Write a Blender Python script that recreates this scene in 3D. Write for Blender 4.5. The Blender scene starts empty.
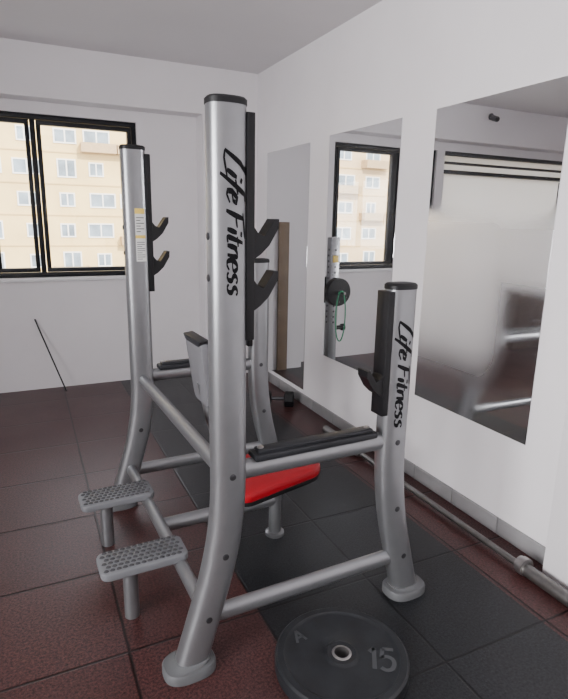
import bpy, bmesh, math, random
from mathutils import Vector, Matrix
random.seed(7)
C = bpy.context.scene.collection
PI = math.pi

# ------------------------------------------------------------------ materials
def mat(name, col, rough=0.5, metal=0.0, var=0.08, nscale=6.0, bump=0.0, bscale=150.0, emit=None, estr=0.0, coat=0.0, spec=None):
    m = bpy.data.materials.new(name); m.use_nodes = True
    nt = m.node_tree; b = nt.nodes['Principled BSDF']
    tc = nt.nodes.new('ShaderNodeTexCoord')
    n = nt.nodes.new('ShaderNodeTexNoise'); n.inputs['Scale'].default_value = nscale; n.inputs['Detail'].default_value = 4
    r = nt.nodes.new('ShaderNodeValToRGB')
    r.color_ramp.elements[0].position = .3; r.color_ramp.elements[1].position = .7
    r.color_ramp.elements[0].color = [c*(1-var) for c in col]+[1]
    r.color_ramp.elements[1].color = [min(1, c*(1+var)) for c in col]+[1]
    nt.links.new(tc.outputs['Object'], n.inputs['Vector'])
    nt.links.new(n.outputs['Fac'], r.inputs['Fac'])
    nt.links.new(r.outputs['Color'], b.inputs['Base Color'])
    b.inputs['Roughness'].default_value = rough; b.inputs['Metallic'].default_value = metal
    b.inputs['Coat Weight'].default_value = coat
    if spec is not None: b.inputs['Specular IOR Level'].default_value = spec
    if bump:
        n2 = nt.nodes.new('ShaderNodeTexNoise'); n2.inputs['Scale'].default_value = bscale; n2.inputs['Detail'].default_value = 2
        bp = nt.nodes.new('ShaderNodeBump'); bp.inputs['Strength'].default_value = bump; bp.inputs['Distance'].default_value = .004
        nt.links.new(tc.outputs['Object'], n2.inputs['Vector'])
        nt.links.new(n2.outputs['Fac'], bp.inputs['Height']); nt.links.new(bp.outputs['Normal'], b.inputs['Normal'])
    if emit:
        b.inputs['Emission Color'].default_value = list(emit)+[1]; b.inputs['Emission Strength'].default_value = estr
    return m

M = {}
M['wall'] = mat('white_paint', (.77,.745,.76), .75, var=.02, nscale=3, bump=.08, bscale=60)
M['ceil'] = mat('ceiling_paint', (.70,.68,.69), .8, var=.02, nscale=2)
M['base'] = mat('skirting_tile', (.24,.235,.24), .4, var=.12)
M['silver'] = mat('silver_paint', (.245,.25,.26), .33, .72, var=.03, nscale=20)
M['foot'] = mat('grey_foot_plastic', (.085,.088,.092), .6, var=.05)
M['black'] = mat('black_plastic', (.006,.006,.007), .5, var=.15, spec=.3)
M['ink'] = mat('black_lettering', (.003,.003,.004), .6, var=.05, spec=.15)
M['guard'] = mat('dark_rubber_guard', (.014,.015,.018), .5, var=.15, spec=.35)
M['bolt'] = mat('dark_bolt', (.06,.06,.065), .35, .7)
M['chrome'] = mat('steel', (.34,.33,.325), .32, .9, var=.08, nscale=30)
M['barsteel'] = mat('dull_bar_steel', (.20,.195,.19), .36, .9, var=.12, nscale=30)
M['red'] = mat('red_vinyl', (.30,.004,.011), .40, var=.08, bump=.08, bscale=300, spec=.35)
M['shell'] = mat('grey_shell', (.14,.14,.15), .42, var=.04)
M['tread'] = mat('grey_tread', (.14,.145,.155), .5, var=.08)
M['hole'] = mat('dark_tread_dimple', (.038,.038,.042), .7)
M['plate'] = mat('charcoal_rubber', (.0115,.013,.0155), .46, var=.35, nscale=14, bump=.15, bscale=250, spec=.38)
M['plate_ink'] = mat('grey_print', (.045,.048,.052), .5)
M['frame'] = mat('black_window_frame', (.008,.009,.012), .45, var=.1, spec=.35)
M['sill'] = mat('white_sill', (.75,.75,.76), .4, var=.03)
M['yellow'] = mat('yellow_sticker', (.70,.50,.10), .5)
M['white'] = mat('white_sticker', (.62,.62,.60), .5, var=.03)
M['facade'] = mat('cream_facade', (.78,.57,.26), .9, var=.10, nscale=.4)
M['facade2'] = mat('tan_facade', (.68,.50,.29), .9, var=.12, nscale=.4)
M['band'] = mat('facade_band', (.60,.43,.20), .9, var=.08, nscale=.4)
M['bframe'] = mat('white_house_frame', (.85,.83,.78), .7, var=.03)
M['bpane'] = mat('house_pane', (.24,.29,.33), .25, var=.5, nscale=.6)
M['balc'] = mat('brown_balcony', (.48,.34,.19), .8, var=.1)
M['ground'] = mat('street', (.22,.22,.22), .9)
M['wood'] = mat('brown_board', (.18,.125,.08), .6, var=.15, nscale=8)
M['brown'] = mat('brown_wood', (.075,.040,.030), .5, var=.2, nscale=7)
M['green'] = mat('green_rubber', (.02,.26,.12), .5)
M['emitter'] = mat('fill_diffuser', (.9,.9,.9), .5, emit=(1,.97,.94), estr=2)  # glow of the added, out-of-view fill panels
M['camwhite'] = mat('camera_housing', (.10,.10,.11), .4)

def mirror_mat(name, paint_haze, tint=(.90,.91,.92)):
    m = bpy.data.materials.new(name); m.use_nodes = True
    nt = m.node_tree; nt.nodes.clear(); L = nt.links
    out = nt.nodes.new('ShaderNodeOutputMaterial')
    g = nt.nodes.new('ShaderNodeBsdfGlossy'); g.inputs['Color'].default_value = list(tint)+[1]; g.inputs['Roughness'].default_value = 0
    d = nt.nodes.new('ShaderNodeBsdfDiffuse'); d.inputs['Color'].default_value = (.74,.73,.74,1)
    n = nt.nodes.new('ShaderNodeTexNoise'); n.inputs['Scale'].default_value = 2.5
    tc = nt.nodes.new('ShaderNodeTexCoord'); L.new(tc.outputs['Object'], n.inputs['Vector'])
    mx = nt.nodes.new('ShaderNodeMixShader')
    L.new(g.outputs[0], mx.inputs[1]); L.new(d.outputs[0], mx.inputs[2]); L.new(mx.outputs[0], out.inputs['Surface'])
    mr = nt.nodes.new('ShaderNodeMapRange')
    if not paint_haze:
        mr.inputs['To Min'].default_value = .01; mr.inputs['To Max'].default_value = .03
        L.new(n.outputs['Fac'], mr.inputs['Value']); L.new(mr.outputs['Result'], mx.inputs['Fac'])
    else:
        # whitish haze painted mid-glass to veil the rack's reflection; clearer towards the top, the bottom and the right edge
        sp = nt.nodes.new('ShaderNodeSeparateXYZ'); L.new(tc.outputs['Object'], sp.inputs[0])
        def ramp(val, a, b, lo, hi):
            r = nt.nodes.new('ShaderNodeMapRange'); r.interpolation_type = 'SMOOTHSTEP'
            r.inputs['From Min'].default_value = a; r.inputs['From Max'].default_value = b
            r.inputs['To Min'].default_value = lo; r.inputs['To Max'].default_value = hi
            L.new(val, r.inputs['Value']); return r.outputs['Result']
        def op(o, a, b):
            k = nt.nodes.new('ShaderNodeMath'); k.operation = o
            for i, v in enumerate((a, b)):
                if isinstance(v, (int, float)): k.inputs[i].default_value = v
                else: L.new(v, k.inputs[i])
            return k.outputs[0]
        low = ramp(sp.outputs['Z'], .60, .90, .20, 1); top = ramp(sp.outputs['Z'], 1.40, 1.64, 1, 0)
        side = op('MAXIMUM', ramp(sp.outputs['Y'], 1.74, 1.96, .10, 1), ramp(sp.outputs['Z'], 1.14, 1.28, 0, .8))
        h = op('MULTIPLY', op('MULTIPLY', low, top), side)
        L.new(op('MULTIPLY', h, .46), g.inputs['Roughness'])
        dif = op('MULTIPLY', op('MULTIPLY', ramp(sp.outputs['Z'], .78, 1.0, 0, 1), top), side)
        L.new(op('ADD', op('MULTIPLY', dif, .34), .012), mx.inputs['Fac'])
    return m
M['mirror'] = mirror_mat('mirror_glass', False)
M['mirror_dim'] = mirror_mat('dull_mirror_glass', False, (.74,.75,.76))
M['mirror_painted_haze'] = mirror_mat('painted_haze_mirror_glass', True)

def glass_mat():
    m = bpy.data.materials.new('window_glass'); m.use_nodes = True
    nt = m.node_tree; nt.nodes.clear()
    out = nt.nodes.new('ShaderNodeOutputMaterial')
    t = nt.nodes.new('ShaderNodeBsdfTransparent'); g = nt.nodes.new('ShaderNodeBsdfGlossy'); g.inputs['Roughness'].default_value = .02
    mx = nt.nodes.new('ShaderNodeMixShader'); mx.inputs['Fac'].default_value = .04
    nt.links.new(t.outputs[0], mx.inputs[1]); nt.links.new(g.outputs[0], mx.inputs[2]); nt.links.new(mx.outputs[0], out.inputs['Surface'])
    return m
M['glass'] = glass_mat()
def frost_mat():
    m = bpy.data.materials.new('frosted_film'); m.use_nodes = True
    nt = m.node_tree; nt.nodes.clear()
    out = nt.nodes.new('ShaderNodeOutputMaterial')
    t = nt.nodes.new('ShaderNodeBsdfTranslucent'); t.inputs['Color'].default_value = (.84,.84,.84,1)
    g = nt.nodes.new('ShaderNodeBsdfDiffuse'); g.inputs['Color'].default_value = (.8,.8,.8,1)
    mx = nt.nodes.new('ShaderNodeMixShader'); mx.inputs['Fac'].default_value = .42
    nt.links.new(t.outputs[0], mx.inputs[1]); nt.links.new(g.outputs[0], mx.inputs[2]); nt.links.new(mx.outputs[0], out.inputs['Surface'])
    return m
M['frost'] = frost_mat()

def floor_mat():
    m = bpy.data.materials.new('rubber_tiles'); m.use_nodes = True
    nt = m.node_tree; L = nt.links; b = nt.nodes['Principled BSDF']
    def N(t): return nt.nodes.new(t)
    def math_(op, a, bb=None, c=None):
        n = N('ShaderNodeMath'); n.operation = op
        for i, v in enumerate((a, bb, c)):
            if v is None: continue
            if isinstance(v, (int, float)): n.inputs[i].default_value = v
            else: L.new(v, n.inputs[i])
        return n.outputs[0]
    tc = N('ShaderNodeTexCoord'); sp = N('ShaderNodeSeparateXYZ'); L.new(tc.outputs['Object'], sp.inputs[0])
    x = sp.outputs['X']; y = sp.outputs['Y']
    tx = math_('DIVIDE', math_('SUBTRACT', x, .72), .5); ty = math_('DIVIDE', math_('SUBTRACT', y, .18), .5)
    fx = math_('FRACT', tx); fy = math_('FRACT', ty)
    ex = math_('MINIMUM', fx, math_('SUBTRACT', 1, fx)); ey = math_('MINIMUM', fy, math_('SUBTRACT', 1, fy))
    e = math_('MINIMUM', ex, ey)
    seam = N('ShaderNodeMapRange'); L.new(e, seam.inputs['Value'])
    seam.inputs['From Min'].default_value = .004; seam.inputs['From Max'].default_value = .015
    cb = N('ShaderNodeCombineXYZ'); L.new(math_('FLOOR', tx), cb.inputs[0]); L.new(math_('FLOOR', ty), cb.inputs[1])
    wn = N('ShaderNodeTexWhiteNoise'); L.new(cb.outputs[0], wn.inputs['Vector'])
    dark = math_('MULTIPLY', math_('GREATER_THAN', x, .72), math_('LESS_THAN', x, 1.70))
    mix = N('ShaderNodeMix'); mix.data_type = 'RGBA'
    L.new(dark, mix.inputs['Factor']); mix.inputs['A'].default_value = (.058,.0205,.0195,1); mix.inputs['B'].default_value = (.0105,.0120,.0142,1)
    n1 = N('ShaderNodeTexNoise'); n1.inputs['Scale'].default_value = 105; n1.inputs['Detail'].default_value = 5; n1.inputs['Roughness'].default_value = .8; L.new(tc.outputs['Object'], n1.inputs['Vector'])
    n2 = N('ShaderNodeTexNoise'); n2.inputs['Scale'].default_value = 2.4; n2.inputs['Detail'].default_value = 6; L.new(tc.outputs['Object'], n2.inputs['Vector'])
    worn = N('ShaderNodeMapRange'); L.new(math_('ADD', n2.outputs['Fac'], math_('MULTIPLY', wn.outputs['Value'], .22)), worn.inputs['Value'])
    worn.inputs['From Min'].default_value = .52; worn.inputs['From Max'].default_value = .86; worn.inputs['To Max'].default_value = .42
    mix2 = N('ShaderNodeMix'); mix2.data_type = 'RGBA'; L.new(worn.outputs['Result'], mix2.inputs['Factor']); L.new(mix.outputs['Result'], mix2.inputs['A']); mix2.inputs['B'].default_value = (.0165,.0145,.0155,1)
    v = math_('ADD', math_('MULTIPLY', n1.outputs['Fac'], 7.0), math_('MULTIPLY', n2.outputs['Fac'], .8))
    v = math_('MAXIMUM', math_('SUBTRACT', v, 2.9), .10)
    v = math_('MULTIPLY', v, math_('ADD', math_('MULTIPLY', wn.outputs['Value'], .32), .82))
    v = math_('MULTIPLY', v, math_('ADD', math_('MULTIPLY', seam.outputs['Result'], .9), .10))
    sc = N('ShaderNodeVectorMath'); sc.operation = 'SCALE'; L.new(mix2.outputs['Result'], sc.inputs[0]); L.new(v, sc.inputs['Scale'])
    L.new(sc.outputs[0], b.inputs['Base Color'])
    b.inputs['Specular IOR Level'].default_value = .32
    L.new(math_('ADD', math_('MULTIPLY', n2.outputs['Fac'], .22), .23), b.inputs['Roughness'])
    bp = N('ShaderNodeBump'); bp.inputs['Strength'].default_value = .45; bp.inputs['Distance'].default_value = .004
    L.new(math_('ADD', math_('MULTIPLY', n1.outputs['Fac'], .6), math_('MULTIPLY', seam.outputs['Result'], .7)), bp.inputs['Height'])
    L.new(bp.outputs['Normal'], b.inputs['Normal'])
    return m
M['floor'] = floor_mat()

# ------------------------------------------------------------------ helpers
def root_of(o):
    while o.parent: o = o.parent
    return o
def obj(name, bm, m, parent=None, mats=None, sharp=.7):
    bmesh.ops.recalc_face_normals(bm, faces=bm.faces)
    for f in bm.faces: f.smooth = True
    for e in bm.edges:
        if len(e.link_faces) == 2: e.smooth = e.calc_face_angle(0) < sharp
    if parent is not None:
        org = root_of(parent).location
        bmesh.ops.translate(bm, verts=bm.verts, vec=-org)
    me = bpy.data.meshes.new(name); bm.to_mesh(me); bm.free()
    for mm in (mats or [m]): me.materials.append(mm)
    o = bpy.data.objects.new(name, me); C.objects.link(o)
    if parent is not None: o.parent = parent
    return o
def tag(o, label, cat, group=None):
    o['label'] = label; o['category'] = cat
    if group: o['group'] = group
    return o
def thing(name, label, cat, loc, group=None):
    o = bpy.data.objects.new(name, None); C.objects.link(o); o.location = loc; o.empty_display_size = .1
    return tag(o, label, cat, group)
def struct(name, bm, m, parent=None, mats=None):
    o = obj(name, bm, m, parent, mats)
    if parent is None: o['kind'] = 'structure'
    return o
def NB(): return bmesh.new()
def box(bm, x0, x1, y0, y1, z0, z1, bev=0, mi=0, seg=2):
    r = bmesh.ops.create_cube(bm, size=1)
    vs = r['verts']
    for v in vs:
        v.co = Vector((x0+(v.co.x+.5)*(x1-x0), y0+(v.co.y+.5)*(y1-y0), z0+(v.co.z+.5)*(z1-z0)))
    fs = set(f for v in vs for f in v.link_faces)
    for f in fs: f.material_index = mi
    if bev:
        es = list(set(e for v in vs for e in v.link_edges))
        bmesh.ops.bevel(bm, geom=es, offset=bev, segments=seg, affect='EDGES', profile=.5)
def rings(bm, rs, cap=True, mi=0):
    vr = [[bm.verts.new(p) for p in r] for r in rs]
    n = len(vr[0])
    for a, b in zip(vr, vr[1:]):
        for i in range(n):
            f = bm.faces.new((a[i], a[(i+1)%n], b[(i+1)%n], b[i])); f.material_index = mi
    if cap:
        f = bm.faces.new(list(reversed(vr[0]))); f.material_index = mi
        f = bm.faces.new(vr[-1]); f.material_index = mi
    return vr
def tube(bm, pts, r, seg=16, r2=None, cap=True):
    pts = [Vector(p) for p in pts]; r2 = r2 or r
    up = None; rs = []
    for i, p in enumerate(pts):
        t = (pts[min(i+1, len(pts)-1)]-pts[max(i-1, 0)]).normalized()
        if up is None:
            up = Vector((0,0,1)) if abs(t.z) < .9 else Vector((0,1,0))
        up = (up - t*up.dot(t)).normalized(); s = t.cross(up)
        rs.append([p + s*(r*math.cos(a)) + up*(r2*math.sin(a)) for a in [2*PI*k/seg for k in range(seg)]])
    rings(bm, rs, cap)
def lathe(bm, prof, loc, axis='Z', seg=48, closed=False):
    loc = Vector(loc); rs = []
    for r, h in prof:
        ring = []
        for k in range(seg):
            a = 2*PI*k/seg; c, s = r*math.cos(a), r*math.sin(a)
            if axis == 'Z': p = Vector((c, s, h))
            elif axis == 'Y': p = Vector((c, h, s))
            else: p = Vector((h, c, s))
            ring.append(loc+p)
        rs.append(ring)
    if closed:
        vr = [[bm.verts.new(p) for p in r] for r in rs]; vr.append(vr[0]); n = seg
        for a, b in zip(vr, vr[1:]):
            for i in range(n): bm.faces.new((a[i], a[(i+1)%n], b[(i+1)%n], b[i]))
    else: rings(bm, rs)
def rrect(w, h, r, n=6):
    pts = []
    for cx, cy, a0 in ((w/2-r, h/2-r, 0), (-w/2+r, h/2-r, 90), (-w/2+r, -h/2+r, 180), (w/2-r, -h/2+r, 270)):
        for k in range(n+1):
            a = math.radians(a0+90*k/n); pts.append((cx+r*math.cos(a), cy+r*math.sin(a)))
    return pts
def pad(bm, outline, th, mtx, edge=.012, mi=0):
    rs = []
    def sc(e):
        out = []
        for x, y in outline:
            d = math.hypot(x, y) or 1; k = (d-e)/d
            out.append((x*k, y*k))
        return out
    prof = [(edge, 0), (edge*.3, edge*.3), (0, edge), (0, th-edge), (edge*.3, th-edge*.3), (edge, th), (edge*3, th+.004)]
    for e, z in prof:
        rs.append([mtx @ Vector((x, y, z)) for x, y in sc(e)])
    rings(bm, rs, True, mi)
def prism(bm, poly, y0, y1, bev=.004):
    a = [bm.verts.new((x, y0, z)) for x, z in poly]; b = [bm.verts.new((x, y1, z)) for x, z in poly]
    n = len(poly); fs = [bm.faces.new(a), bm.faces.new(list(reversed(b)))]
    for i in range(n): fs.append(bm.faces.new((a[i], b[i], b[(i+1)%n], a[(i+1)%n])))
    bmesh.ops.recalc_face_normals(bm, faces=fs)
    if bev:
        es = list(set(e for f in fs[:2] for e in f.edges))
        bmesh.ops.bevel(bm, geom=es, offset=bev, segments=2, affect='EDGES', profile=.5)
# hand-drawn brush lettering
GLY = {
 'L': (.62, [[(.62,1.30),(.30,.80),(.02,-.12)], [(.02,-.12),(.30,-.16),(.95,.02)], [(.34,1.12),(.62,1.30)]]),
 'i': (.28, [[(.20,.58),(.04,.0)], [(.24,.80),(.30,.92)]]),
 'f': (.40, [[(.66,1.14),(.42,1.10),(.22,.5),(-.06,-.38)], [(0.0,.50),(.50,.64)]]),
 'e': (.50, [[(.04,.26),(.36,.36),(.40,.54),(.22,.60),(.04,.30),(.06,.04),(.20,-.02),(.46,.16)]]),
 'F': (.60, [[(.16,1.04),(.12,.5),(.04,-.06)], [(-.04,.98),(.4,1.05),(.85,1.14)], [(.10,.52),(.32,.55),(.54,.60)]]),
 'I': (.25, [[(.12,.58),(.10,.3),(.08,.0)], [(.13,.80),(.14,.92)]]),
 't': (.34, [[(.18,.96),(.13,.5),(.10,.10),(.17,.0),(.30,.04)], [(.0,.60),(.36,.66)]]),
 'n': (.52, [[(.08,.60),(.07,.3),(.06,0)], [(.08,.36),(.22,.56),(.36,.58),(.40,.44),(.40,.0)]]),
 'E': (.48, [[(.06,.28),(.38,.34),(.38,.50),(.24,.60),(.09,.48),(.04,.24),(.12,.02),(.26,-.02),(.42,.10)]]),
 's': (.44, [[(.38,.52),(.24,.60),(.11,.50),(.14,.36),(.30,.24),(.30,.06),(.16,-.02),(.02,.06)]]),
 ' ': (.22, []),
 '1': (.42, [[(.02,.78),(.2,1.0)], [(.2,1.0),(.2,.0)]]),
 '5': (.62, [[(.5,1),(.1,1)], [(.1,1),(.05,.56)], [(.05,.56),(.25,.64),(.45,.54),(.5,.32),(.4,.08),(.2,0),(.02,.1)]]),
}
def crom(p, n=6, lin=False):
    if len(p) < 3 or lin:
        out = []
        for a, b in zip(p, p[1:]):
            for k in range(4): out.append(tuple(Vector(a).lerp(Vector(b), k/4)))
        out.append(tuple(p[-1])); return out
    q = [p[0]]+list(p)+[p[-1]]; out = []
    for i in range(1, len(q)-2):
        for k in range(n):
            t = k/n
            out.append(tuple(.5*((2*q[i][d])+(-q[i-1][d]+q[i+1][d])*t+(2*q[i-1][d]-5*q[i][d]+4*q[i+1][d]-q[i+2][d])*t*t+(-q[i-1][d]+3*q[i][d]-3*q[i+1][d]+q[i+2][d])*t**3) for d in (0,1)))
    out.append(tuple(p[-1])); return out
def write(bm, text, mp, w=.11, mi=0, even=False, lin=False, s0=0):
    for ch in text:
        adv, strokes = GLY[ch]
        for st in strokes:
            pts = crom(st, lin=lin); L = len(pts); prev = None
            for i, p in enumerate(pts):
                a = Vector(pts[max(i-1,0)]); b = Vector(pts[min(i+1,L-1)]); t = (b-a).normalized(); nn = Vector((-t.y, t.x))
                ww = w*.5 if even else w*.5*(.55+.75*abs(t.y))*(.5+.5*math.sin(PI*(i+.5)/L))
                l = Vector(p)+nn*ww; r = Vector(p)-nn*ww
                cur = (bm.verts.new(mp(s0+l.x, l.y)), bm.verts.new(mp(s0+r.x, r.y)))
                if prev:
                    f = bm.faces.new((prev[0], prev[1], cur[1], cur[0])); f.material_index = mi
                prev = cur
        s0 += adv
    return s0

# ------------------------------------------------------------------ room shell
XR, YB, YF, XL, ZC = 2.02, 5.05, -2.6, -2.8, 2.76
bm = NB(); box(bm, XL-.2, XR+.2, YF-.2, YB+.25, -.1, 0); struct('floor', bm, M['floor'])
bm = NB(); box(bm, XL-.2, XR+.2, YF-.2, YB+.25, ZC, ZC+.15); struct('ceiling', bm, M['ceil'])
bm = NB(); box(bm, XR, XR+.2, YF-.2, YB+.25, 0, ZC); struct('wall_right', bm, M['wall'])
bm = NB(); box(bm, XL-.2, XR, YF-.2, YF, 0, ZC); struct('wall_front', bm, M['wall'])
W1 = (-.25, .965, .985, 2.29); W2 = (-2.70, -.36, .99, 2.29)
bm = NB(); y0, y1 = YB, YB+.25
box(bm, XL-.2, XR, y0, y1, 0, .985); box(bm, XL-.2, XR, y0, y1, 2.29, ZC)
box(bm, W1[1], XR, y0, y1, .985, 2.29); box(bm, W2[1], W1[0], y0, y1, .985, 2.29); box(bm, XL-.2, W2[0], y0, y1, .985, 2.29)
struct('wall_back', bm, M['wall'])
bm = NB(); x0, x1 = XL-.2, XL
box(bm, x0, x1, YF, YB, 0, .9); box(bm, x0, x1, YF, YB, 2.4, ZC); box(bm, x0, x1, YF, -2.2, .9, 2.4); box(bm, x0, x1, 1.4, YB, .9, 2.4)
struct('wall_left', bm, M['wall'])
bm = NB(); box(bm, XL, 1.50, 4.86, YB, 2.38, ZC); struct('trim_1', bm, M['wall'])          # beam
bm = NB(); box(bm, 1.50, XR, 4.86, YB, 0, ZC); struct('trim_2', bm, M['wall'])            # corner column
bm = NB(); box(bm, 1.935, XR, YF, 1.38, 0, ZC, .004); struct('trim_3', bm, M['wall'])     # pilaster near camera
bm = NB()
y = 1.39
while y < 4.85:
    ye = min(y+.32, 4.855); box(bm, XR-.014, XR, y, ye-.004, 0, .085, .003); y += .32
struct('baseboard_right', bm, M['base'])

def hbar(bm, x0, x1, z0, z1, y0, y1): box(bm, x0, x1, y0, y1, z0, z1, .004)
def ringframe(bm, x0, x1, z0, z1, w, y0, y1):
    hbar(bm, x0, x1, z0, z0+w, y0, y1); hbar(bm, x0, x1, z1-w, z1, y0, y1)
    hbar(bm, x0, x0+w, z0+w, z1-w, y0, y1); hbar(bm, x1-w, x1, z0+w, z1-w, y0, y1)
bm = NB(); ringframe(bm, W1[0], W1[1], W1[2], W1[3], .038, YB+.03, YB+.10); hbar(bm, .125, .165, W1[2]+.038, W1[3]-.038, YB+.03, YB+.10)
w1 = struct('window_1', bm, M['frame'])
for a, b in ((W1[0]+.038, .125), (.165, W1[1]-.038)):
    bm = NB(); ringframe(bm, a+.006, b-.006, W1[2]+.044, W1[3]-.044, .034, YB+.015, YB+.075); s = obj('sash', bm, M['frame'], w1)
    bm = NB(); box(bm, a+.036, b-.036, YB+.045, YB+.051, W1[2]+.075, W1[3]-.075); obj('pane', bm, M['glass'], s)
bm = NB(); box(bm, .174, .196, YB-.005, YB+.016, 1.52, 1.60, .004); tube(bm, [(.185,YB-.005,1.585),(.185,YB-.035,1.585),(.185,YB-.04,1.56),(.185,YB-.04,1.46)], .008, 10)
obj('handle', bm, M['black'], w1)
bm = NB(); box(bm, W1[0]-.02, W1[1]+.02, YB-.03, YB+.03, .95, .985, .006); obj('sill', bm, M['sill'], w1)
# window 2: frosted film; black head rails, white side posts
bm = NB(); hbar(bm, W2[0], W2[1], 2.25, 2.29, YB-.004, YB+.10); hbar(bm, W2[0], W2[1], 2.05, 2.09, YB-.004, YB+.10); hbar(bm, W2[0], W2[1], 2.155, 2.18, YB-.004, YB+.06)
w2 = struct('window_2', bm, M['frame'])
bm = NB(); hbar(bm, W2[0], W2[0]+.04, W2[2], 2.05, YB+.03, YB+.10); hbar(bm, W2[1]-.04, W2[1], W2[2], 2.05, YB+.03, YB+.10); hbar(bm, W2[0]+.04, W2[1]-.04, W2[2], W2[2]+.04, YB+.03, YB+.10)
obj('frame', bm, M['sill'], w2)
bm = NB(); box(bm, W2[0]+.03, W2[1]-.03, YB+.065, YB+.071, 1.02, 2.06); obj('pane', bm, M['frost'], w2)
bm = NB(); box(bm, W2[0], W2[1], YB+.065, YB+.071, 2.085, 2.255); obj('pane', bm, M['frost'], w2)
bm = NB()
def yframe(bm, y0, y1, z0, z1, w, x0, x1):
    box(bm, x0, x1, y0, y1, z0, z0+w, .004); box(bm, x0, x1, y0, y1, z1-w, z1, .004)
    box(bm, x0, x1, y0, y0+w, z0+w, z1-w, .004); box(bm, x0, x1, y1-w, y1, z0+w, z1-w, .004)
W3 = ((-2.2, -1.0), (-1.0, .2), (.2, 1.4))
for a, b in W3: yframe(bm, a, b, .9, 2.4, .05, XL-.10, XL-.03)
w3 = struct('window_3', bm, M['frame'])
for a, b in W3:
    bm = NB(); box(bm, XL-.07, XL-.064, a+.05, b-.05, .95, 2.35); obj('pane', bm, M['glass'], w3)

# ------------------------------------------------------------------ mirrors (the middle one stands off the wall a little at its far edge)
def mirror(y0, y1, z0, z1, m, label, lean=0.0):
    bm = NB(); box(bm, XR-.006, XR-.0005, y0, y1, z0, z1, .0012, seg=1)
    for v in bm.verts:
        if v.co.x < XR-.003: v.co.x -= lean*(v.co.y-y0)/(y1-y0)
    o = obj('wall_mirror', bm, m); return tag(o, label, 'mirror', 'frameless mirrors on the right wall')
mirror(3.82, 4.62, .12, 2.07, M['mirror_dim'], 'tall narrow frameless mirror nearest the room corner, reaching almost to the floor')
mirror(2.70, 3.50, .50, 2.08, M['mirror'], 'middle frameless wall mirror that reflects the black framed window', .015)
mirror(1.61, 2.41, .51, 2.08, M['mirror_painted_haze'], 'large frameless wall mirror furthest right, above the barbell on the floor')

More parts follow.
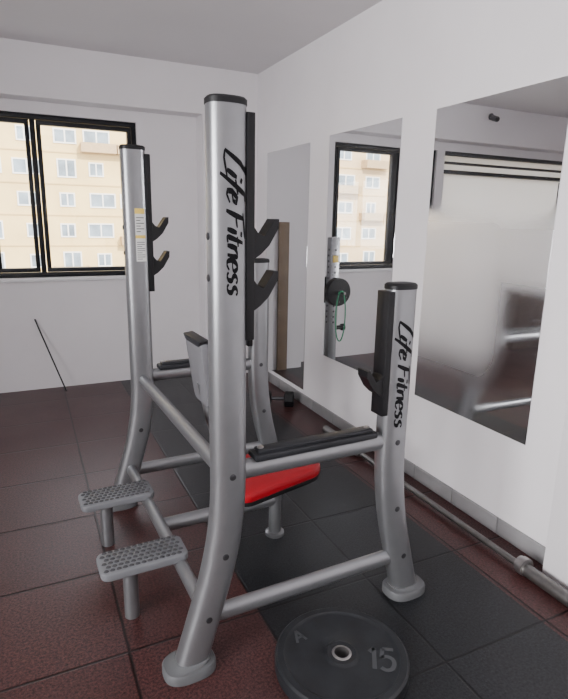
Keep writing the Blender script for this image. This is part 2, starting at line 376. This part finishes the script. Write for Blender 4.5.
# ------------------------------------------------------------------ the rack
AX, BX, AY, CY = .505, 1.165, 1.54, 2.75
HT, HS = 1.81, 1.275
PA, PB, EX = .057, .043, 2.7
YM = (AY+CY)/2
rack = thing('shoulder_press_rack', 'silver four-post shoulder press rack with red seat, black bar hooks and two spotter steps', 'gym machine', (.835, YM, 0))
def sec(cx, cy, z, a=PA, b=PB, n=40):
    out = []
    for k in range(n):
        t = 2*PI*k/n; c, s = math.cos(t), math.sin(t)
        out.append(Vector((cx+a*math.copysign(abs(c)**(2/EX), c), cy+b*math.copysign(abs(s)**(2/EX), s), z)))
    return out
def splay(z, off):
    t = max(0, min(1, (.68-z)/.68)); k = .6
    f = t*t/(2*k) if t < k else t-k/2
    return off*f/(1-k/2)
def ysurf(u): return PB*(max(0, 1-abs(u/PA)**EX))**(1/EX)
def upright(x, y, H, d, off, strip, hooks, side, zt, sticker=False, up_u=.0, lh=.052, ls=.080, hs=1.0):
    cx = lambda z: x - d*splay(z, off)
    bm = NB(); zs = [.02+.66*k/24 for k in range(25)]+[.8+(H-.8)*k/5 for k in range(6)]
    rings(bm, [sec(cx(z), y, z) for z in zs]); up = obj('upright', bm, M['silver'], rack)
    bm = NB(); rings(bm, [sec(x, y, H-.004, PA+.002, PB+.002), sec(x, y, H+.010, PA+.002, PB+.002), sec(x, y, H+.016, PA-.004, PB-.004), sec(x, y, H+.018, PA-.02, PB-.016)])
    obj('end_cap', bm, M['black'], up)
    fx = cx(.02) - d*.004
    bm = NB(); rings(bm, [sec(fx, y, 0, .090, .068), sec(fx, y, .024, .090, .068), sec(fx, y, .032, .085, .063), sec(fx, y, .034, PA+.012, PB+.010), sec(cx(.05), y, .044, PA+.004, PB+.004), sec(cx(.05), y, .046, PA+.001, PB+.001)])
    obj('foot', bm, M['foot'], up)
    bm = NB(); xa = x+d*(PA-.008); xb = x+d*(PA+.019)
    box(bm, min(xa,xb), max(xa,xb), y-.034, y+.034, strip[0], strip[1], .003); obj('guard_plate', bm, M['black'], up)
    # angular notched catch with a pointed tip
    poly = [(0,.044),(.020,.018),(.040,.010),(.074,.060),(.088,.060),(.086,.032),(.056,-.018),(.028,-.044),(.0,-.062)]
    for hz in hooks:
        bm = NB(); prism(bm, [(x+d*(PA+.013+px*hs), hz+pz*hs) for px, pz in poly], y-.029, y+.029, .001); obj('bar_hook', bm, M['black'], up, sharp=.3)
    for bz in (.70, .42, .20):
        for sy in (-1, 1):
            c = Vector((cx(bz), y+sy*(PB-.003), bz)); bm = NB()
            lathe(bm, [(.011,-.004),(.011,.004),(.008,.005)] if sy > 0 else [(.011,.004),(.011,-.004),(.008,-.005)], c, 'Y', 16)
            obj('bolt', bm, M['bolt'], up)
    for bz in (H-.36, H-.48):
        c = Vector((x-d*(PA-.003), y, bz)); bm = NB()
        lathe(bm, [(.011,.003),(.011,-.005),(.007,-.007)] if d > 0 else [(.011,-.003),(.011,.005),(.007,.007)], c, 'X', 14)
        obj('bolt', bm, M['bolt'], up)
    def mp(shear):
        def f(s, t):
            u = max(-PA*.97, min(PA*.97, (t-.42)*lh + up_u))
            return Vector((x - side*u, y + side*(ysurf(u)+.0012), zt - (s+shear*t)*ls))
        return f
    bm = NB(); s1 = write(bm, 'Life ', mp(.16), .17, lin=True); write(bm, 'FItnEss', mp(.16), .165, s0=s1); obj('lettering', bm, M['ink'], up)
    if sticker:
        bm = NB()
        def patch(u0, u1, z0, z1, mi, e=.001):
            n = 6; lo = []; hi = []
            for k in range(n+1):
                u = u0+(u1-u0)*k/n; yy = y - ysurf(u) - e
                lo.append(bm.verts.new((x+u, yy, z0))); hi.append(bm.verts.new((x+u, yy, z1)))
            for k in range(n): f = bm.faces.new((lo[k], lo[k+1], hi[k+1], hi[k])); f.material_index = mi
        patch(-.010,.038,1.29,1.54,0); patch(-.010,.038,1.515,1.54,1,.0016); patch(-.010,.038,1.40,1.415,1,.0016)
        for k in range(9): patch(-.005,.033 if k % 3 else .020,1.30+.010*k,1.303+.010*k,2,.0016)
        for k in range(6): patch(-.005,.033 if k % 2 else .016,1.43+.013*k,1.434+.013*k,2,.0016)
        obj('warning_sticker', bm, None, up, [M['white'], M['yellow'], M['bolt']])
    return cx
cA = upright(AX, AY, HT, 1, .148, (1.14, 1.79), (1.442, 1.287), -1, 1.685, up_u=.007, lh=.051, ls=.079)
cC = upright(AX, CY, HT, 1, .148, (1.14, 1.79), (1.442, 1.277), 1, 1.675, True)
cB = upright(BX, AY, HS, -1, .125, (.81, 1.265), (.935,), -1, 1.160, hs=.88, ls=.078)
cD = upright(BX, CY, HS, -1, .125, (.81, 1.265), (.935,), 1, 1.155, hs=.88)
for yy in (AY, CY):
    bm = NB(); tube(bm, [(AX+.05, yy, .70), (BX-.05, yy, .70)], .026, 24, .034); r = obj('side_rail', bm, M['silver'], rack)
    bm = NB(); box(bm, AX+.085, BX-.085, yy-.034, yy+.034, .728, .752, .007); box(bm, AX+.10, BX-.10, yy-.022, yy+.022, .75, .764, .005); gd = obj('bar_guard', bm, M['guard'], r)
    for bx in (AX+.115, BX-.115):
        bm = NB(); lathe(bm, [(.011,.758),(.011,.768),(.007,.770)], (bx, yy, 0), 'Z', 14); obj('guard_bolt', bm, M['chrome'], r)
    bm = NB(); tube(bm, [(cA(.185)+.03, yy, .185), (cB(.185)-.03, yy, .185)], .024, 24, .032); obj('lower_side_rail', bm, M['silver'], rack)
bm = NB(); tube(bm, [(AX, AY+.03, .685), (AX, CY-.03, .685)], .024, 24, .030); obj('rear_crossbar', bm, M['silver'], rack)
XC = cA(.205)
bm = NB(); tube(bm, [(XC, AY+.03, .205), (XC, CY-.03, .205)], .024, 24, .030); obj('rear_crossbar', bm, M['silver'], rack)
bm = NB(); tube(bm, [(XC, YM, .19), (.80, YM, .19), (1.00, YM, .19)], .028, 20, .032); obj('center_beam', bm, M['silver'], rack)
bm = NB(); tube(bm, [(.985, YM, .02), (.985, YM, .30)], .030, 24); lathe(bm, [(.046,0),(.046,.014),(.038,.020)], (.985, YM, 0)); obj('seat_post', bm, M['silver'], rack)
bm = NB(); tube(bm, [(.72, YM, .19), (.715, YM, .42), (.670, YM, .62), (.624, YM, .82)], .022, 20, .028); obj('backrest_post', bm, M['silver'], rack)
# seat: flat, tapered to the front
sl = Matrix.Translation((.945, YM, .322)) @ Matrix.Rotation(math.radians(-4.5), 4, 'Y')
out = [(x, y*(1.0-.16*x/.23)) for x, y in rrect(.46, .34, .07, 8)]
bm = NB(); pad(bm, out, .048, sl, .014); seat = obj('seat', bm, M['red'], rack)
bm = NB(); pad(bm, [(x*.96, y*.96) for x, y in out], .024, sl @ Matrix.Translation((0,0,-.020)), .004); obj('seat_base', bm, M['black'], seat)
# backrest
ang = math.radians(7)
bx_ = Vector((0,1,0)); by_ = Vector((-math.sin(ang), 0, math.cos(ang))); bz_ = bx_.cross(by_)
mb = Matrix((bx_, by_, bz_)).transposed().to_4x4(); mb.translation = Vector((.632, YM, .875))
ol = [(x*(1+.10*y/.15), y) for x, y in rrect(.195, .295, .030, 8)]
bm = NB(); pad(bm, [(x*.84, y*.86-.018) for x, y in ol], .030, mb, .010); bk = obj('backrest', bm, M['red'], rack)
bm = NB(); pad(bm, ol, .038, mb @ Matrix.Translation((0,0,-.030)), .014); o = obj('backrest_shell', bm, M['shell'], bk); o['label'] = 'grey plastic backrest shell'
bm = NB(); pad(bm, [(x*1.05, y*.07+.140) for x, y in ol], .044, mb @ Matrix.Translation((0,0,-.033)), .005); o = obj('top_edge', bm, M['guard'], bk); o['label'] = 'dark top edge of the backrest'
# spotter steps
for yy in (YM-.262, YM+.262):
    ctr = .290
    mt = Matrix.Translation((ctr, yy, .222))
    bm = NB(); pad(bm, rrect(.325, .150, .030, 6), .030, mt, .006)
    for i in range(13):
        for j in range(6):
            x = ctr-.138+.0225*i+(.0056 if j % 2 else -.0056); y = yy-.0575+.023*j
            base = [bm.verts.new((x+.0098*math.cos(2*PI*k/10), y+.0072*math.sin(2*PI*k/10), .2560)) for k in range(10)]
            top = [bm.verts.new((x+.0070*math.cos(2*PI*k/10), y+.0046*math.sin(2*PI*k/10), .2598)) for k in range(10)]
            for k in range(10):
                f = bm.faces.new((base[k], base[(k+1)%10], top[(k+1)%10], top[k])); f.material_index = 1
            f = bm.faces.new(top); f.material_index = 1
    st = obj('step_tread', bm, None, rack, [M['tread'], M['hole']])
    bm = NB(); tube(bm, [(ctr-.05, yy, 0), (ctr-.05, yy, .224)], .028, 24)
    box(bm, ctr-.12, XC, yy-.022, yy+.022, .196, .225, .005)
    obj('step_post', bm, M['silver'], st)
rack.rotation_euler = (0, 0, math.radians(1.9)); rack.location.x += .014

# ------------------------------------------------------------------ plate on the floor
pc = Vector((.872, 1.315, 0))
pl = thing('weight_plate', 'large charcoal rubber weight plate marked 15 lying flat on the floor', 'weight plate', pc)
R = .230
prof = [(.0255,.008),(.0255,.056),(.050,.058),(.058,.0530),(.066,.0515),(.184,.0515),(.194,.0530),(.200,.0575),(.221,.0575),(.228,.052),(R,.044),(R,.012),(.224,.004),(.212,0),(.13,0),(.05,.004)]
bm = NB(); lathe(bm, prof, pc, 'Z', 96, True); obj('plate_disc', bm, M['plate'], pl, sharp=.5)
bm = NB(); lathe(bm, [(.0255,.0),(.0255,.0595),(.031,.0595),(.034,.057),(.034,.0)], pc, 'Z', 48, True); o = obj('hub_ring', bm, M['chrome'], pl); o['label'] = 'steel hub ring'
er, ef = Vector((.902,-.432,0)), Vector((.432,.902,0))
def mpP(c, h, rot=0, z=.0530):
    cr, sr = math.cos(rot), math.sin(rot); a = er*cr+ef*sr; b = ef*cr-er*sr
    return lambda s, t: pc + er*c[0]+ef*c[1] + a*(s*h) + b*(t*h) + Vector((0,0,z))
bm = NB(); write(bm, '15', mpP((.086,-.060), .092, -.12), .16, even=True); obj('number', bm, M['plate_ink'], pl)
GLY['Z'] = (.0, [[(0,0),(.35,.9)], [(.35,.9),(.62,0)], [(.2,.32),(.62,.36)]])
bm = NB(); write(bm, 'Z', mpP((-.150,.045), .060, .50), .16, even=True); obj('emblem', bm, M['plate_ink'], pl)

# ------------------------------------------------------------------ barbell along the right wall
bxx, bz = 1.872, .030
bb = thing('barbell', 'bare steel barbell lying on the floor along the skirting of the right wall', 'barbell', (bxx, 2.06, 0))
bm = NB(); tube(bm, [(bxx, 1.42, bz), (bxx, 2.74, bz)], .0155, 20); obj('shaft', bm, M['barsteel'], bb)
for ya, s in ((1.45, -1), (2.73, 1)):
    bm = NB(); tube(bm, [(bxx, ya+s*.04, bz), (bxx, ya+s*.45, bz)], .0285, 28); sv = obj('sleeve', bm, M['barsteel'], bb)
    bm = NB(); tube(bm, [(bxx, ya, bz+.010), (bxx, ya+s*.014, bz+.010)], .034, 28); tube(bm, [(bxx, ya+s*.014, bz+.010), (bxx, ya+s*.042, bz+.010)], .040, 28); obj('collar', bm, M['chrome'], sv)
# black dumbbell near the base of the far mirror
dc = Vector((1.80, 3.86, 0)); dd = Vector((.87,-.49,0))
db = thing('dumbbell', 'small black dumbbell on the floor at the foot of the far mirror', 'dumbbell', dc)
bm = NB(); tube(bm, [dc-dd*.07+Vector((0,0,.06)), dc+dd*.07+Vector((0,0,.06))], .016, 16); obj('grip', bm, M['bolt'], db)
for s in (-1, 1):
    bm = NB(); rs = []
    for q, r in ((.055,.050),(.062,.066),(.125,.066),(.135,.055)):
        rs.append([dc+dd*(s*q)+Vector((0,0,.0575))+(Vector((-dd.y,dd.x,0))*math.cos(a)+Vector((0,0,1))*math.sin(a))*r for a in [2*PI*(k)/6 for k in range(6)]])
    rings(bm, rs); obj('weight_head', bm, M['black'], db)

# ------------------------------------------------------------------ things by the back wall
bm = NB(); tube(bm, [(.235, 4.86, .012), (.035, YB-.012, .63)], .006, 12)
tag(obj('exercise_stick', bm, M['black']), 'thin black stick leaning against the wall under the window', 'stick')
bm = NB(); box(bm, 1.68, 1.79, 4.825, 4.85, 0, 1.48, .003)
tag(obj('wooden_board', bm, M['wood']), 'narrow brown wooden board standing in the corner, seen in the mirror nearest it', 'board')
tp = Vector((1.48, 4.20, 0))
tr = thing('plate_tree', 'grey weight plate stand with a row of holes, seen in the middle mirror', 'weight stand', tp)
bm = NB(); box(bm, 1.434, 1.526, 4.160, 4.240, .04, 1.36, .010); obj('column', bm, M['silver'], tr)
for k in range(14):
    z = .60+.05*k
    bm = NB(); lathe(bm, [(.009,.001),(.009,-.0015)], (1.48, 4.160, z), 'Y', 12); obj('hole', bm, M['black'], tr)
    bm = NB(); lathe(bm, [(.009,-.001),(.009,.0015)], (1.526, 4.20, z), 'X', 12); obj('hole', bm, M['black'], tr)
bm = NB(); box(bm, 1.36, 1.56, 4.15, 4.25, 0, .05, .01); box(bm, 1.43, 1.53, 4.04, 4.36, 0, .045, .01); obj('base', bm, M['shell'], tr)
PZ = .885
bm = NB(); tube(bm, [(1.48, 3.99, PZ), (1.48, 4.36, PZ)], .0125, 16); obj('peg', bm, M['chrome'], tr)
bm = NB(); tube(bm, [(1.44, 4.20, .54), (1.36, 4.20, .54)], .020, 16); tube(bm, [(1.362, 4.20, .54), (1.335, 4.20, .54)], .032, 20); obj('side_arm', bm, M['black'], tr)
bm = NB(); box(bm, 1.452, 1.508, 4.153, 4.162, 1.14, 1.20, .002); obj('sticker', bm, M['yellow'], tr)
first = None
labs = ['black weight plate on the grey stand, innermost of two on the side facing the rack', 'black weight plate on the grey stand, outermost on the side facing the rack',
        'black weight plate on the grey stand, alone on the side facing the window']
for k, yy in enumerate((4.130, 4.094, 4.266)):
    if first is None:
        bm = NB(); lathe(bm, [(.0135,-.016),(.0135,.016),(.03,.018),(.036,.008),(.095,.008),(.102,.016),(.118,.016),(.124,.008),(.124,-.008),(.118,-.016),(.04,-.016)], (0, 0, 0), 'Y', 48, True)
        first = obj('weight_plate', bm, M['black']); o = first
    else:
        o = first.copy(); C.objects.link(o)
    o.location = (1.48, yy, PZ-.001); tag(o, labs[k], 'weight plate', 'small plates on the stand')
bm = NB(); pts = [(1.50+.045*math.sin(a), 4.015+.008*math.sin(a), PZ-.205+.2245*math.cos(a)) for a in [2*PI*k/28 for k in range(29)]]
tube(bm, pts, .006, 8); tag(obj('resistance_band', bm, M['green']), 'green rubber band hanging from the peg of the grey plate stand', 'exercise band')
cb = thing('storage_cabinet', 'low brown wooden cabinet under the frosted window, seen in the large right mirror', 'cabinet', (-1.56, 4.78, 0))
bm = NB(); box(bm, -1.90, -1.22, 4.58, 4.98, 0, .76, .01); obj('body', bm, M['brown'], cb)
for a, b in ((-1.89,-1.565), (-1.555,-1.23)):
    bm = NB(); box(bm, a, b, 4.562, 4.582, .05, .73, .005); d = obj('door', bm, M['brown'], cb)
    bm = NB(); kx = b-.03 if a < -1.6 else a+.03; lathe(bm, [(.006,0),(.006,-.012),(.012,-.018),(.010,-.026)], (kx, 4.562, .36), 'Y', 16); obj('knob', bm, M['chrome'], d)
sc = thing('security_camera', 'small dark security camera on the beam, seen in the large right mirror', 'camera', (-.80, 4.86, 2.66))
bm = NB(); lathe(bm, [(.035,0),(.035,-.015),(.02,-.02)], (-.80, 4.86, 2.66), 'Y', 24); tube(bm, [(-.80,4.85,2.66),(-.80,4.80,2.65)], .012, 12); obj('mount', bm, M['camwhite'], sc)
bm = NB(); tube(bm, [(-.80,4.83,2.645),(-.78,4.74,2.615)], .03, 20); obj('housing', bm, M['camwhite'], sc)
bm = NB(); tube(bm, [(-.78,4.742,2.616),(-.777,4.73,2.611)], .022, 20); obj('lens', bm, M['black'], sc)

# ------------------------------------------------------------------ unseen fill panels added under the ceiling to brighten the room
for k, (lx, ly, lab) in enumerate(((.3, .6, 'added square fill light panel under the ceiling, nearest the rack'), (.3, -1.4, 'added square fill light panel under the ceiling, furthest from the rack'))):
    t = thing('added_fill_panel', lab, 'added fill light', (lx, ly, ZC), 'added fill light panels')
    bm = NB(); box(bm, lx-.31, lx+.31, ly-.31, ly-.29, ZC-.03, ZC); box(bm, lx-.31, lx+.31, ly+.29, ly+.31, ZC-.03, ZC); box(bm, lx-.31, lx-.29, ly-.29, ly+.29, ZC-.03, ZC); box(bm, lx+.29, lx+.31, ly-.29, ly+.29, ZC-.03, ZC)
    obj('frame', bm, M['sill'], t)
    bm = NB(); box(bm, lx-.29, lx+.29, ly-.29, ly+.29, ZC-.022, ZC-.004); obj('diffuser', bm, M['emitter'], t)

# ------------------------------------------------------------------ outside
bm = NB(); box(bm, -120, 90, 6, 140, -12.3, -12); struct('ground', bm, M['ground'])
def building(x0, x1, yf, z1, cols, rows, m, label, balc):
    b = thing('apartment_building', label, 'building', ((x0+x1)/2, yf+5, -12))
    bm = NB(); box(bm, x0, x1, yf, yf+10, -12, z1); obj('wall', bm, m, b)
    bm = NB()
    for z in rows: box(bm, x0, x1, yf-.08, yf, z-1.42, z-1.32)
    obj('floor_band', bm, M['band'], b)
    for i, x0_ in enumerate(cols):
        for j, z in enumerate(rows):
            w, h = random.choice(((.95,.62),(.95,.62),(.65,.62),(1.15,.66),(.8,.8))); x = x0_+random.uniform(-.25,.25)
            bm = NB()
            box(bm, x-w, x+w, yf-.1, yf, z-h, z-h+.12); box(bm, x-w, x+w, yf-.1, yf, z+h-.12, z+h)
            for xx in (x-w, x-.06, x+w-.12): box(bm, xx, xx+.12, yf-.1, yf, z-h+.12, z+h-.12)
            wd = obj('window', bm, M['bframe'], b)
            bm = NB(); box(bm, x-w+.11, x+w-.11, yf-.05, yf-.01, z-h+.11, z+h-.11); obj('pane', bm, M['bpane'], wd)
            if (i, j) in balc:
                bm = NB(); x = x0_; box(bm, x-1.5, x+1.5, yf-1.1, yf, z-1.3, z-1.18); box(bm, x-1.5, x+1.5, yf-1.1, yf-1.0, z-1.18, z-.50)
                box(bm, x-1.5, x-1.4, yf-1.0, yf, z-1.18, z-.50); box(bm, x+1.4, x+1.5, yf-1.0, yf, z-1.18, z-.50)
                obj('balcony', bm, M['balc'], b)
ROWS = [-5.2,-2.5,.2,2.9,5.6,8.3,11]
building(-17, 30, 54, 20, [-12,-8.6,-5.4,-2.2,1.0,3.9,6.8,9.9,13.4], ROWS, M['facade'], 'cream apartment block seen straight through the black framed window', ((6,5),(7,5),(5,1),(2,3),(7,2)))
building(-52, -18.5, 50, 20, [-47,-43,-39.5,-36,-32.5,-29,-25.5,-22], ROWS, M['facade2'], 'tan apartment block seen through the window in the middle mirror', ((4,3),(5,4),(6,2),(4,5)))

# ------------------------------------------------------------------ light
w = bpy.data.worlds.new('World'); bpy.context.scene.world = w; w.use_nodes = True
bg = w.node_tree.nodes['Background']; bg.inputs['Color'].default_value = (.94,.95,1,1); bg.inputs['Strength'].default_value = 5.5
def emitter(name, kind, loc, d, e, **k):
    l = bpy.data.lights.new(name, kind); l.energy = e
    for a, v in k.items(): setattr(l, a, v)
    o = bpy.data.objects.new(name, l); C.objects.link(o); o.location = loc
    o.rotation_euler = Vector(d).to_track_quat('-Z', 'Y').to_euler(); return o
emitter('sun', 'SUN', (0,-20,40), (-.25,.85,-.45), 9.5, angle=.02, color=(1,.95,.82))
emitter('daylight', 'AREA', (XL-.3, -.4, 1.65), (1,.12,-.08), 215, shape='RECTANGLE', size=3.2, size_y=1.4, color=(1,.98,.99), spread=2.2)

# ------------------------------------------------------------------ camera
cam = bpy.data.cameras.new('camera'); co = bpy.data.objects.new('camera', cam); C.objects.link(co)
cam.sensor_fit = 'VERTICAL'; cam.sensor_height = 36; cam.sensor_width = 36; cam.lens = 540/699*36; cam.clip_start = .02; cam.clip_end = 500
co.matrix_world = Matrix.Translation((0,0,1.5)) @ Matrix.Rotation(math.radians(-25.6),4,'Z') @ Matrix.Rotation(math.radians(90-13.5),4,'X') @ Matrix.Rotation(math.radians(1.1),4,'Z')
bpy.context.scene.camera = co
